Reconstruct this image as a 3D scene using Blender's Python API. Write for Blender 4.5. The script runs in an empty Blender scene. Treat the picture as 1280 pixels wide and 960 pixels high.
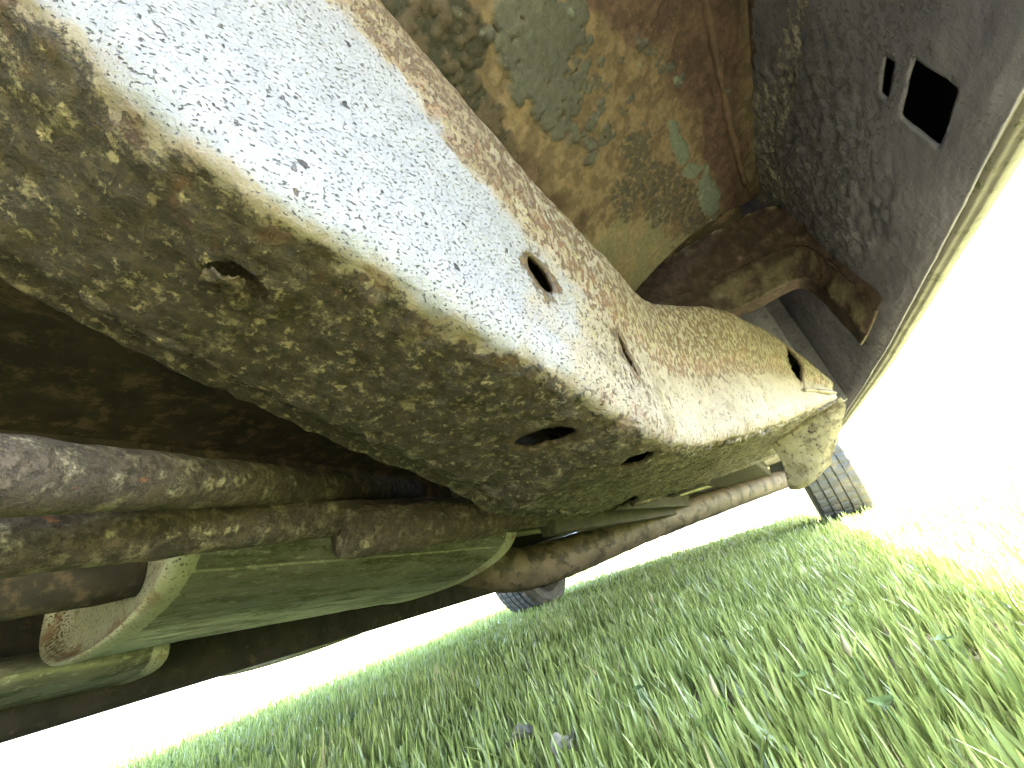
import bpy, bmesh, math, random
import numpy as np
from mathutils import Matrix, Vector, noise

random.seed(7); rng = np.random.default_rng(7)
scene = bpy.context.scene
col = scene.collection

# ------------------------------------------------------------------ camera
CAM = np.array([0.0, 0.0, 0.17]); FPX = 537.0
YAW, PITCH, ROLL = (math.radians(a) for a in (23.5, 24.0, 18.0))
_F = np.array([-math.sin(YAW), math.cos(YAW), 0]); _H = np.array([math.cos(YAW), math.sin(YAW), 0]); _Z = np.array([0, 0, 1.0])
_D = math.sin(PITCH) * _F - math.cos(PITCH) * _Z
AX = math.cos(PITCH) * _F + math.sin(PITCH) * _Z
RT = math.cos(ROLL) * _H + math.sin(ROLL) * _D
DN = -math.sin(ROLL) * _H + math.cos(ROLL) * _D
cd = bpy.data.cameras.new('camera'); cam = bpy.data.objects.new('camera', cd); col.objects.link(cam)
cd.sensor_width = 36.0; cd.lens = 36.0 * FPX / 1280.0; cd.clip_start = 0.01; cd.clip_end = 2000
m = Matrix((RT.tolist(), (-DN).tolist(), (-AX).tolist())).transposed().to_4x4()
m.translation = Vector(CAM.tolist()); cam.matrix_world = m
scene.camera = cam

# ------------------------------------------------------------------ light
SUN_EL, SUN_AZ = math.radians(63), math.radians(60)      # azimuth from +Y (car's nose) towards +X
w = bpy.data.worlds.new('World'); scene.world = w; w.use_nodes = True
nt = w.node_tree; bg = nt.nodes['Background']
sky = nt.nodes.new('ShaderNodeTexSky'); sky.sky_type = 'NISHITA'; sky.sun_disc = False
sky.sun_elevation = SUN_EL; sky.sun_rotation = SUN_AZ
sky.air_density = 1.0; sky.dust_density = 3.0
nt.links.new(sky.outputs[0], bg.inputs[0]); bg.inputs[1].default_value = 0.10
sl = bpy.data.lights.new('sun', 'SUN'); sl.energy = 5.0; sl.angle = math.radians(0.5); sl.color = (1, 0.96, 0.9)
sun = bpy.data.objects.new('sun', sl); col.objects.link(sun)
sdir = Vector((math.sin(SUN_AZ) * math.cos(SUN_EL), math.cos(SUN_AZ) * math.cos(SUN_EL), math.sin(SUN_EL)))
sun.rotation_euler = sdir.to_track_quat('Z', 'Y').to_euler()
vs = scene.view_settings; vs.view_transform = 'Standard'; vs.look = 'None'; vs.gamma = 1; vs.use_curve_mapping = False
vs.exposure = 5.75
scene.render.engine = 'CYCLES'
scene.cycles.max_bounces = 8; scene.cycles.diffuse_bounces = 4
scene.cycles.use_denoising = True

# ------------------------------------------------------------------ measuring helpers (bearing + distance -> point)
def ray(x, y): return AX * FPX + RT * (x - 640) + DN * (y - 480)
def at(x, y, depth): return CAM + ray(x, y) * depth / FPX
def atx(x, y, v): d = ray(x, y); return CAM + d * (v - CAM[0]) / d[0]
def aty(x, y, v): d = ray(x, y); return CAM + d * (v - CAM[1]) / d[1]
def atz(x, y, v): d = ray(x, y); return CAM + d * (v - CAM[2]) / d[2]
def atp(x, y, p, n): d = ray(x, y); return CAM + d * (np.dot(np.asarray(p) - CAM, n) / np.dot(d, n))
def nrm(v): v = np.asarray(v, float); return v / np.linalg.norm(v)

# ------------------------------------------------------------------ mesh helpers
def link(name, me, mat=None, parent=None, label=None, cat=None, kind=None, group=None, smooth=True):
    o = bpy.data.objects.new(name, me); col.objects.link(o)
    if mat: me.materials.append(mat)
    if parent: o.parent = parent
    if label: o['label'] = label
    if cat: o['category'] = cat
    if kind: o['kind'] = kind
    if group: o['group'] = group
    if smooth: me.polygons.foreach_set('use_smooth', [True] * len(me.polygons))
    return o
def mesh(verts, faces):
    me = bpy.data.meshes.new('m'); me.from_pydata([tuple(map(float, v)) for v in verts], [], faces); me.update(); return me
def crv(pts, n):
    """Catmull-Rom resampling of a polyline (K,...) to n samples, chord-length uniform parameter per knot."""
    p = np.asarray(pts, float); k = len(p)
    t = np.linspace(0, k - 1, n); i = np.minimum(t.astype(int), k - 2); u = (t - i)
    g = lambda j: p[np.clip(j, 0, k - 1)]
    u = u.reshape((-1,) + (1,) * (p.ndim - 1))
    a, b, c, d = g(i - 1), g(i), g(i + 1), g(i + 2)
    a = np.where((i == 0).reshape(u.shape), 2 * b - c, a); d = np.where((i == k - 2).reshape(u.shape), 2 * c - b, d)
    return 0.5 * (2 * b + (c - a) * u + (2 * a - 5 * b + 4 * c - d) * u ** 2 + (3 * b - a - 3 * c + d) * u ** 3)
def surf(ctrl, nu, nv):
    """bicubic sheet through control points ctrl[row][col] -> (nu,nv,3)"""
    g = crv(np.asarray(ctrl, float), nu); return crv(g.transpose(1, 0, 2), nv).transpose(1, 0, 2)
def grid_faces(nu, nv, closed=False):
    i, j = np.meshgrid(np.arange(nu - 1), np.arange(nv if closed else nv - 1), indexing='ij')
    j2 = (j + 1) % nv
    return np.stack([i * nv + j, i * nv + j2, (i + 1) * nv + j2, (i + 1) * nv + j], -1).reshape(-1, 4)
def normals(g):
    du = np.gradient(g, axis=0); dv = np.gradient(g, axis=1); n = np.cross(du, dv)
    return n / np.maximum(np.linalg.norm(n, axis=-1, keepdims=True), 1e-12)
_perm = np.random.default_rng(11).permutation(512).astype(np.int64); _perm = np.concatenate([_perm, _perm, _perm])
_grad = np.random.default_rng(12).normal(size=(512, 3)); _grad /= np.linalg.norm(_grad, axis=1, keepdims=True)
def perlin(p):
    i = np.floor(p).astype(np.int64); f = p - i; u = f * f * f * (f * (f * 6 - 15) + 10); r = 0
    for dx in (0, 1):
        for dy in (0, 1):
            for dz in (0, 1):
                h_ = _perm[(_perm[(_perm[(i[:, 0] + dx) & 511] + i[:, 1] + dy) & 511] + i[:, 2] + dz) & 511]
                w_ = (u[:, 0] if dx else 1 - u[:, 0]) * (u[:, 1] if dy else 1 - u[:, 1]) * (u[:, 2] if dz else 1 - u[:, 2])
                r = r + w_ * ((_grad[h_] * (f - [dx, dy, dz])).sum(1))
    return r * 1.6
def fbm(g, scale, octv=4, seed=0.0, gain=.55):
    f = g.reshape(-1, 3) * scale + seed + 37.3; r = 0; a = 1.0
    for _ in range(octv): r = r + a * perlin(f); f = f * 2.07 + 3.1; a *= gain
    return r.reshape(g.shape[:-1])
def cells(x, y, size, seed=0):
    """2-D Voronoi: per-point cell random number and edge distance (in cell units)"""
    q = np.stack([x, y], -1).reshape(-1, 2) / size; c = np.floor(q).astype(np.int64); d1 = np.full(len(q), 9.0); d2 = d1.copy(); rid = np.zeros(len(q))
    for dx in (-1, 0, 1):
        for dy in (-1, 0, 1):
            k = c + [dx, dy]; h_ = _perm[(_perm[(k[:, 0] + seed) & 511] + k[:, 1]) & 511]
            pt = k + np.stack([_perm[h_ + 7] / 511.0, _perm[h_ + 91] / 511.0], -1); d = np.linalg.norm(q - pt, axis=1)
            n_ = d < d1; d2 = np.where(n_, d1, np.minimum(d2, d)); rid = np.where(n_, _perm[h_ + 33] / 511.0, rid); d1 = np.where(n_, d, d1)
    return rid.reshape(x.shape), (d2 - d1).reshape(x.shape)
def sst(x, a, b): t = np.clip((x - a) / (b - a), 0, 1); return t * t * (3 - 2 * t)
def sheet(name, g, mat, parent, thick=0.003, holes=(), attrs=None, label=None, flip=False):
    """dense grid -> solid sheet; holes = list of (centre, axis_a, axis_b, power) cut out of it"""
    nu, nv = g.shape[:2]; v = g.reshape(-1, 3).copy(); f = grid_faces(nu, nv)
    if flip: f = f[:, ::-1]
    dead = np.zeros(len(f), bool)
    for c, a, b, pw in holes:
        c = np.asarray(c); a = np.asarray(a); b = np.asarray(b); n = nrm(np.cross(a, b))
        q = v - c; x = q @ a / (a @ a); y = q @ b / (b @ b); h = np.abs(q @ n)
        rho = np.where(h < 0.03, (np.abs(x) ** pw + np.abs(y) ** pw) ** (1 / pw), 9.0)
        fr = rho[f]; kill = (fr.min(1) < 0.999) & (fr.mean(1) < 1.0)
        dead |= kill
        border = np.setdiff1d(np.intersect1d(f[kill].ravel(), f[~kill].ravel()), [])
        s = 1.0 / np.maximum(rho[border], 1e-6)
        v[border] += (s - 1)[:, None] * (x[border][:, None] * a + y[border][:, None] * b)
    f = f[~dead]
    me = mesh(v, f.tolist())
    if attrs:
        for k, val in attrs.items():
            if np.ndim(val) == 3:
                at_ = me.attributes.new(k, 'FLOAT_COLOR', 'POINT'); at_.data.foreach_set('color', np.concatenate([val.reshape(-1, 3), np.ones((val.shape[0] * val.shape[1], 1))], 1).astype(np.float32).ravel()); continue
            at_ = me.attributes.new(k, 'FLOAT', 'POINT'); at_.data.foreach_set('value', np.asarray(val, np.float32).ravel())
    o = link(name, me, mat, parent, label)
    if thick:
        md = o.modifiers.new('thickness', 'SOLIDIFY'); md.thickness = thick; md.offset = -1.0
    return o
def tube_g(path, rad, seg=20, n=40):
    p = crv(np.asarray(path, float), n); r = np.interp(np.linspace(0, 1, n), np.linspace(0, 1, len(rad)), rad) if np.ndim(rad) else np.full(n, rad)
    t = np.gradient(p, axis=0); t /= np.linalg.norm(t, axis=1, keepdims=True)
    ref = np.array([0, 0, 1.0]) if abs(t[0][2]) < .9 else np.array([1.0, 0, 0])
    a = np.cross(t, ref); a /= np.linalg.norm(a, axis=1, keepdims=True); b = np.cross(a, t)
    th = np.linspace(0, 2 * math.pi, seg, endpoint=False)
    return p[:, None] + r[:, None, None] * (np.cos(th)[None, :, None] * a[:, None] + np.sin(th)[None, :, None] * b[:, None])
def closed_mesh(g, caps=True):
    nu, nv = g.shape[:2]; f = grid_faces(nu, nv, True).tolist()
    if caps: f += [list(range(nv))[::-1], [(nu - 1) * nv + k for k in range(nv)]]
    return mesh(g.reshape(-1, 3), f)
def tube(name, path, rad, mat, parent, seg=20, n=40, rough=0.0, label=None, caps=True):
    g = tube_g(path, rad, seg, n)
    if rough: g = g + normals(np.concatenate([g, g[:, :1]], 1))[:, :-1] * (fbm(g, 30, 3) * rough)[..., None]
    return link(name, closed_mesh(g, caps), mat, parent, label)
def bmo(name, build, mat, parent=None, bevel=0.0, seg=2, smooth=False, **kw):
    bm = bmesh.new(); build(bm)
    if bevel: bmesh.ops.bevel(bm, geom=bm.edges[:], offset=bevel, segments=seg, affect='EDGES', profile=0.5)
    bmesh.ops.recalc_face_normals(bm, faces=bm.faces[:])
    me = bpy.data.meshes.new(name); bm.to_mesh(me); bm.free()
    return link(name, me, mat, parent, smooth=smooth, **kw)
def prism(bm, poly, off):
    """extrude a 3-D polygon by vector off"""
    a = [bm.verts.new(tuple(p)) for p in poly]; b = [bm.verts.new(tuple(np.asarray(p) + off)) for p in poly]
    n = len(poly); bm.faces.new(a); bm.faces.new(b[::-1])
    for i in range(n): bm.faces.new((a[i], b[i], b[(i + 1) % n], a[(i + 1) % n]))
def box(bm, lo, hi):
    x0, y0, z0 = lo; x1, y1, z1 = hi
    prism(bm, [(x0, y0, z0), (x1, y0, z0), (x1, y1, z0), (x0, y1, z0)], np.array([0, 0, z1 - z0]))

# ------------------------------------------------------------------ materials
def material(name, base, layers=(), rough=0.75, metal=0.0, bump=0.4, grain=None, stretch=(1, 1, 1), spec=0.4, dist=0.004):
    """base = (colour_a, colour_b, scale).  each layer: dict(col, col2, scale, lo, hi, detail, kind, attr, bias, h, rough, stretch)
    a layer's mask is smoothstep(lo, hi, noise + bias*attribute); h is its height (paint film, rust scab) for the bump."""
    mt = bpy.data.materials.new(name); mt.use_nodes = True; t = mt.node_tree; N = t.nodes; L = t.links
    bs = N['Principled BSDF']; tc = N.new('ShaderNodeTexCoord')
    def vec(st):
        mp = N.new('ShaderNodeMapping'); mp.inputs['Scale'].default_value = st; L.new(tc.outputs['Object'], mp.inputs[0]); return mp.outputs[0]
    v0 = vec(stretch)
    def nz(scale, detail=6, rgh=0.6, dst=0.0, st=None):
        n = N.new('ShaderNodeTexNoise'); n.inputs['Scale'].default_value = scale; n.inputs['Detail'].default_value = detail
        n.inputs['Roughness'].default_value = rgh; n.inputs['Distortion'].default_value = dst
        L.new(vec(st) if st else v0, n.inputs['Vector']); return n.outputs[0]
    def math_(op, a, b=None, c=None):
        q = N.new('ShaderNodeMath'); q.operation = op
        for i, s in enumerate((a, b, c)):
            if s is None: continue
            if isinstance(s, (int, float)): q.inputs[i].default_value = s
            else: L.new(s, q.inputs[i])
        return q.outputs[0]
    def sstep(x, lo, hi):
        q = N.new('ShaderNodeMapRange'); q.interpolation_type = 'SMOOTHSTEP'
        q.inputs['From Min'].default_value = lo; q.inputs['From Max'].default_value = hi; L.new(x, q.inputs['Value']); return q.outputs[0]
    def mixc(f, a, b):
        q = N.new('ShaderNodeMix'); q.data_type = 'RGBA'; L.new(f, q.inputs[0])
        for s, k in ((a, 6), (b, 7)):
            if isinstance(s, tuple): q.inputs[k].default_value = (*s, 1)
            else: L.new(s, q.inputs[k])
        return q.outputs[2]
    def mixf(f, a, b):
        q = N.new('ShaderNodeMix'); q.data_type = 'FLOAT'; L.new(f, q.inputs[0])
        for s, k in ((a, 2), (b, 3)):
            if isinstance(s, (int, float)): q.inputs[k].default_value = s
            else: L.new(s, q.inputs[k])
        return q.outputs[0]
    ca, cb, sc = base
    if ca == 'attr':
        an_ = N.new('ShaderNodeAttribute'); an_.attribute_name = cb
        hs = N.new('ShaderNodeHueSaturation'); L.new(an_.outputs['Color'], hs.inputs['Color'])
        mr = N.new('ShaderNodeMapRange'); mr.inputs['From Min'].default_value = .3; mr.inputs['From Max'].default_value = .7; mr.inputs['To Min'].default_value = .62; mr.inputs['To Max'].default_value = 1.4
        L.new(nz(sc, 8, 0.7), mr.inputs['Value']); L.new(mr.outputs[0], hs.inputs['Value']); c = hs.outputs[0]
    else: c = mixc(sstep(nz(sc, 8, 0.65), 0.38, 0.62), ca, cb)
    rg = N.new('ShaderNodeValue').outputs[0]; rg.default_value = rough
    mlv = N.new('ShaderNodeValue').outputs[0]; mlv.default_value = metal
    ht = math_('MULTIPLY', nz(grain or sc * 6, 6, 0.7), 0.5)
    for ly in layers:
        st = ly.get('stretch')
        if ly.get('kind') == 'voronoi':
            vo = N.new('ShaderNodeTexVoronoi'); vo.inputs['Scale'].default_value = ly['scale']; vo.feature = ly.get('feature', 'F1')
            mpv = vec(st or stretch); wn = N.new('ShaderNodeTexNoise'); wn.inputs['Scale'].default_value = ly['scale'] * 1.3; wn.inputs['Detail'].default_value = 3; L.new(mpv, wn.inputs['Vector'])
            vm = N.new('ShaderNodeVectorMath'); vm.operation = 'MULTIPLY_ADD'; L.new(wn.outputs['Color'], vm.inputs[0]); vm.inputs[1].default_value = (0.7 / ly['scale'],) * 3; L.new(mpv, vm.inputs[2])
            L.new(vm.outputs[0], vo.inputs['Vector'])
            sp = N.new('ShaderNodeSeparateColor'); L.new(vo.outputs['Color'], sp.inputs[0]); x = math_('MULTIPLY', sp.outputs[0], -1.0)
        else:
            x = nz(ly['scale'], ly.get('detail', 6), ly.get('rgh', 0.6), ly.get('dst', 0.0), st)
        for an, bias in ly.get('attrs', ()):
            a = N.new('ShaderNodeAttribute'); a.attribute_name = an
            x = math_('MULTIPLY_ADD', a.outputs['Fac'], bias, x)
        mk = sstep(x, ly['lo'], ly['hi'])
        if 'amt' in ly: mk = math_('MULTIPLY', mk, ly['amt'])
        lc = ly['col']
        if 'col2' in ly: lc = mixc(sstep(nz(ly.get('scale2', ly['scale'] * 2.5), 6, 0.65), 0.38, 0.62), ly['col'], ly['col2'])
        c = mixc(mk, c, lc)
        if 'rough' in ly: rg = mixf(mk, rg, ly['rough'])
        if 'metal' in ly: mlv = mixf(mk, mlv, ly['metal'])
        if 'h' in ly:
            ht = math_('MULTIPLY_ADD', mk, ly['h'], ht if not ly.get('flat') else mixf(mk, ht, math_('MULTIPLY', ht, 1 - ly['flat'])))
    L.new(c, bs.inputs['Base Color']); L.new(rg, bs.inputs['Roughness']); L.new(mlv, bs.inputs['Metallic'])
    bs.inputs['Specular IOR Level'].default_value = spec
    if bump:
        b = N.new('ShaderNodeBump'); b.inputs['Strength'].default_value = bump; b.inputs['Distance'].default_value = dist
        L.new(ht, b.inputs['Height']); L.new(b.outputs[0], bs.inputs['Normal'])
    return mt

DKBR = (0.026, 0.020, 0.013); BRN = (0.06, 0.042, 0.026); OLV = (0.21, 0.195, 0.105); CRM = (0.27, 0.235, 0.14); RUST = (0.20, 0.075, 0.03)
M = {}
M['rail'] = material('rusty frame paint', ((0.141, 0.115, 0.101), (0.171, 0.143, 0.126), 14), [
    dict(col=(0.166, 0.132, 0.093), col2=(0.085, 0.067, 0.048), scale=24, lo=.38, hi=.62, rgh=.7, h=.3, attrs=(('bottom', .12), ('face', -.3), ('grass_bounce', -.10))),
    dict(col=(0.017, 0.0125, 0.0095), col2=(0.048, 0.034, 0.023), scale=52, lo=.46, hi=.56, detail=7, rgh=.78, h=.8, attrs=(('bottom', .075), ('face', -.3), ('spots', -.3), ('clean', -.2), ('grass_bounce', -.085))),
    dict(col=(0.028, 0.020, 0.016), scale=170, lo=.52, hi=.60, detail=5, rgh=.7, h=-.6, amt=.75, attrs=(('bottom', .03), ('face', -.3), ('spots', -.3), ('clean', -.2)), stretch=(1, .6, 1)),
    dict(col=(0.252, 0.204, 0.135), scale=125, lo=.54, hi=.62, detail=6, rgh=.75, h=.9, attrs=(('face', -.3), ('spots', -.3), ('clean', -.1))),
    dict(col=(0.128, 0.097, 0.070), col2=(0.090, 0.067, 0.047), scale=60, lo=.7, hi=.95, rgh=.7, h=.3, attrs=(('strip', .42), ('bottom', -.3))),
    dict(col=(0.048, 0.029, 0.021), col2=(0.081, 0.048, 0.032), scale=230, lo=.50, hi=.575, detail=3, rgh=.5, h=.5, attrs=(('spots', .035), ('face', -.25), ('bottom', -.3), ('clean', -.13)), stretch=(1, 1, .6)),
    dict(col=(0.142, 0.140, 0.172), col2=(0.169, 0.165, 0.200), scale=30, lo=.75, hi=1.1, attrs=(('face', .7),), rough=.45),  # bluish sky glare put into the colour of the rail side
    dict(col=(0.059, 0.055, 0.062), scale=620, lo=.61, hi=.72, detail=3, rgh=.5, h=-1.0, attrs=(('face', .02), ('bottom', -.1)), stretch=(1, .6, 1)),
    dict(col=(0.019, 0.016, 0.017), scale=120, lo=.715, hi=.73, detail=2, rgh=.5, h=-1.5, attrs=(('bottom', -.1),)),
    dict(col=(0.152, 0.055, 0.032), scale=60, lo=.54, hi=.72, rgh=.75, amt=.28, attrs=(('edge', .13), ('face', -.12), ('bottom', -.03))),
    dict(col=(0.035, 0.023, 0.016), col2=(0.075, 0.045, 0.026), scale=90, lo=.72, hi=.86, detail=6, rgh=.7, h=-.4, attrs=(('halo', .45),)),
], rough=.65, bump=.9, grain=230, dist=.003)
M['pipe'] = material('rusted exhaust steel', ((0.042, 0.030, 0.026), (0.084, 0.059, 0.049), 25), [
    dict(col=(0.238, 0.197, 0.150), col2=(0.141, 0.102, 0.076), scale=38, lo=.46, hi=.58, detail=8, rgh=.8, h=.8),
    dict(col=(0.036, 0.024, 0.021), scale=150, lo=.52, hi=.62, detail=5, rgh=.7, h=-.6, amt=.7),
    dict(col=(0.351, 0.122, 0.058), scale=18, lo=.66, hi=.70, detail=6, h=.3),
], rough=.8, bump=.9, grain=190)
M['cream'] = material('grass-lit cream paint', ((0.20, 0.172, 0.118), (0.25, 0.215, 0.15), 22), [  # rail cream made lighter, painting in strong light from the sunlit grass
    dict(col=(0.13, 0.105, 0.066), col2=(0.09, 0.066, 0.04), scale=34, lo=.47, hi=.62, detail=8, rgh=.75, h=.5),
    dict(col=(0.045, 0.03, 0.02), scale=120, lo=.56, hi=.64, detail=5, rgh=.7, h=-.5)], rough=.65, bump=.7, grain=180)
M['longpipe'] = material('brown exhaust pipe', ((0.06, 0.045, 0.032), (0.11, 0.08, 0.06), 18), [
    dict(col=(0.03, 0.022, 0.016), scale=30, lo=.5, hi=.62, h=.3)], rough=.65, bump=.4, grain=120)
M['dark'] = material('dark grimy underbody', ((0.032, 0.026, 0.021), (0.058, 0.045, 0.034), 16), [
    dict(col=(0.136, 0.093, 0.061), scale=26, lo=.5, hi=.64, detail=8, rgh=.7, h=.5)], rough=.85, bump=.5, grain=110)
M['underbody'] = material('faded olive underbody', ((0.05, 0.047, 0.03), (0.10, 0.095, 0.06), 10), [
    dict(col=(0.02, 0.016, 0.011), scale=20, lo=.48, hi=.58, detail=8, rgh=.7, h=.5)], rough=.8, bump=.5, grain=110)
M['muffler'] = material('aluminised muffler shell', ((0.24, 0.225, 0.20), (0.30, 0.28, 0.25), 9), [
    dict(col=(0.11, 0.105, 0.085), col2=(0.18, 0.17, 0.14), scale=34, lo=.44, hi=.6, detail=8, rgh=.75, rough=.6, stretch=(1, .22, 1)),
    dict(col=(0.46, 0.44, 0.38), scale=150, lo=.56, hi=.64, detail=6, amt=.7, stretch=(1, .4, 1)),
    dict(col=(0.13, 0.08, 0.05), scale=60, lo=.64, hi=.72, detail=7, amt=.7, rough=.8)], rough=.40, metal=.6, bump=.35, grain=90)
M['endcap'] = material('pale muffler end plate', ((0.357, 0.339, 0.284), (0.441, 0.417, 0.357), 10), [
    dict(col=(0.063, 0.034, 0.021), scale=260, lo=.585, hi=.64, detail=4, h=-.3, attrs=(('groove', .10),)),
    dict(col=(0.168, 0.087, 0.047), scale=24, lo=.55, hi=.72, attrs=(('groove', .14),), amt=.8)], rough=.5, metal=.2, bump=.3, grain=160)
M['ceil'] = material('peeling wheelhouse paint', ('attr', 'paint', 120), [
    dict(col=(0.15, 0.105, 0.075), scale=230, lo=.60, hi=.70, detail=4, h=.5, amt=.35)], rough=.78, bump=.7, grain=170, dist=.004)
M['bracket'] = material('maroon rusted bracket', ('attr', 'paint', 110), [
    dict(col=(0.14, 0.11, 0.09), scale=200, lo=.60, hi=.70, detail=4, h=.5, amt=.35)], rough=.78, bump=.8, grain=150, dist=.004)
M['seam'] = material('maroon seam sealer', ((0.05, 0.031, 0.030), (0.085, 0.052, 0.046), 40), rough=.8, bump=.8, grain=150)
M['wall'] = material('grey underseal inside quarter panel', ((0.126, 0.118, 0.196), (0.168, 0.156, 0.246), 12), [  # bluish lens haze mixed into the grey underseal colour
    dict(col=(0.228, 0.210, 0.275), col2=(0.168, 0.158, 0.217), scale=130, lo=.54, hi=.62, rgh=.7, h=.8, attrs=(('gritty', .035), ('smooth', -.1))),
    dict(col=(0.050, 0.046, 0.067), scale=80, lo=.54, hi=.66, rgh=.7, h=-.5, amt=.6, attrs=(('gritty', .035), ('smooth', -.1))),
    dict(col=(0.432, 0.396, 0.420), col2=(0.264, 0.258, 0.290), scale=70, lo=.66, hi=.72, detail=7, rgh=.75, h=1.4, attrs=(('seam', .22),)),
    dict(col=(0.072, 0.042, 0.049), col2=(0.102, 0.065, 0.070), scale=40, lo=.7, hi=.8, h=.5, attrs=(('maroon', .4), ('seam', -.1))),
], rough=.7, bump=.8, grain=150, dist=.003)
M['sill'] = material('olive sill flange', ((0.085, 0.078, 0.092), (0.125, 0.113, 0.128), 14), [
    dict(col=(0.045, 0.045, 0.034), scale=40, lo=.5, hi=.62, rgh=.7, h=.4)], rough=.55, bump=.4, grain=110)
M['body'] = material('dark car paint', ((0.03, 0.035, 0.04), (0.035, 0.04, 0.048), 5), rough=.3, bump=.05, spec=.5)
M['palelip'] = material('flaky pale bracket edge', ((0.12, 0.105, 0.075), (0.20, 0.18, 0.12), 30), [
    dict(col=(0.04, 0.026, 0.024), col2=(0.065, 0.06, 0.06), scale=45, lo=.47, hi=.56, detail=7, rgh=.72, h=.6)], rough=.8, bump=.9, grain=140)
M['grime'] = material('black road grime', ((0.012, 0.010, 0.008), (0.026, 0.021, 0.016), 14), [
    dict(col=(0.05, 0.036, 0.022), scale=30, lo=.56, hi=.66, detail=7, rgh=.7, h=.5)], rough=.85, bump=.6, grain=110)
M['rubber'] = material('worn tyre rubber', ((0.055, 0.055, 0.058), (0.08, 0.08, 0.084), 30), [dict(col=(0.13, 0.11, 0.085), scale=22, lo=.48, hi=.66, detail=7, rgh=.7, amt=.8)], rough=.75, bump=.2, grain=90)
M['steel'] = material('steel wheel', ((0.25, 0.25, 0.26), (0.35, 0.35, 0.36), 10), rough=.4, metal=.7, bump=.1)
M['hose'] = material('brake hose', ((0.16, 0.15, 0.10), (0.26, 0.25, 0.17), 20), rough=.6, bump=.2)
M['soil'] = material('lawn soil and thatch', ((0.10, 0.085, 0.05), (0.20, 0.175, 0.10), 8), [
    dict(col=(0.11, 0.13, 0.05), scale=3, lo=.45, hi=.6, detail=8)], rough=.95, bump=.5, grain=60)

def leaf_material(name, a, b, trans=.35, rough=.45):
    mt = bpy.data.materials.new(name); mt.use_nodes = True; t = mt.node_tree; N = t.nodes; L = t.links
    bs = N['Principled BSDF']; bs.inputs['Roughness'].default_value = rough
    at_ = N.new('ShaderNodeAttribute'); at_.attribute_name = 'tint'
    mx = N.new('ShaderNodeValToRGB'); e = mx.color_ramp.elements
    e[0].position = 0; e[0].color = (*a, 1); e[1].position = .8; e[1].color = (*b, 1)
    q = mx.color_ramp.elements.new(.93); q.color = (*b, 1); q = mx.color_ramp.elements.new(.97); q.color = (0.34, 0.28, 0.15, 1)
    L.new(at_.outputs['Fac'], mx.inputs[0]); L.new(mx.outputs[0], bs.inputs['Base Color'])
    tr = N.new('ShaderNodeBsdfTranslucent'); L.new(mx.outputs[0], tr.inputs[0])
    ms = N.new('ShaderNodeMixShader'); ms.inputs[0].default_value = trans
    L.new(bs.outputs[0], ms.inputs[1]); L.new(tr.outputs[0], ms.inputs[2]); L.new(ms.outputs[0], N['Material Output'].inputs[0])
    return mt
M['grass'] = leaf_material('grass blades', (0.088, 0.125, 0.028), (0.29, 0.34, 0.10), .45, .34)
M['clover'] = leaf_material('clover leaves', (0.06, 0.11, 0.035), (0.13, 0.20, 0.06), .35, .45)
M['dry'] = material('dry grey leaf', ((0.07, 0.066, 0.046), (0.15, 0.14, 0.10), 80), rough=.8, bump=.4)

# ================================================================== setting
def ground():
    n = 60; xs = np.sign(np.linspace(-1, 1, n)) * np.abs(np.linspace(-1, 1, n)) ** 3 * 600
    g = np.stack(np.meshgrid(xs, xs, indexing='ij') + [np.zeros((n, n))], -1)
    link('lawn', mesh(g.reshape(-1, 3), grid_faces(n, n).tolist()), M['soil'], kind='structure')
ground()

# ================================================================== the car
car = bpy.data.objects.new('car', None); col.objects.link(car)
car['label'] = 'underside of an old rusty car with a rear wheel off, parked on the lawn'; car['category'] = 'car'

# ---- right frame rail: kick-up section, then flared box section
c1 = atz(200, 150, .36); c5 = atz(830, 548, .24); dv = c5 - c1
hd = nrm([dv[0], dv[1], 0]); out = np.array([hd[1], -hd[0], 0])
ns0 = nrm(np.cross(dv, _Z + .12 * out))
def ipl(t, xs, ys): return float(np.interp(t, xs, ys))
ST = []
for t in (-2.2, -1.2, -.6, -.3, -.12, .06, .3, .5, .7, .85, 1.0):
    B = c1 + dv * t
    if t < 0: B = crv([(-.24, -.75, .50), (-.20, -.42, .50), (-.165, -.18, .475), (-.142, -.05, .435), (-.130, .012, .400)], 5)[{-2.2: 0, -1.2: 1, -.6: 2, -.3: 3, -.12: 4}[t]]
    Epx = {-.12: (-85, 312, .383), -.3: (-260, 215, .40)}.get(t)
    w_ = ipl(t, [-.6, -.05, .15, .35, .62, .78, 1.0], [.19, .155, .160, .182, .186, .195, .212])
    h_ = ipl(t, [-.5, .04, .43, .72, .86, 1.0], [.30, .285, .232, .199, .19, .181])
    s_ = ipl(t, [-.5, .01, .26, .53, .85, 1.0], [.27, .243, .187, .136, .11, .10])
    ST.append((B, atz(*Epx) if Epx else B - out * w_, h_, s_, out, .022))
for (bx, by), z, (tx, ty), ang, wd in (((880, 557), .2365, (850, 380), 50, (700, 650, .232)), ((925, 546), .242, (905, 380), 58, (770, 640, .232)), ((970, 531), .252, (957, 386), 52, (850, 615, .238)), ((1015, 513), .274, (1010, 420), 45, (915, 592, .247)), ((1047, 499), .292, (1049, 474), 30, (965, 573, .262))):
    B = atz(bx, by, z); a = math.radians(ang); o_ = np.array([math.cos(a), -math.sin(a), 0])
    T = atp(tx, ty, B, o_); h_ = T[2] - B[2]
    ST.append((B, atz(*wd), h_, h_ * .5, o_, .016 if h_ > .05 else .006))
prof = []
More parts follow.
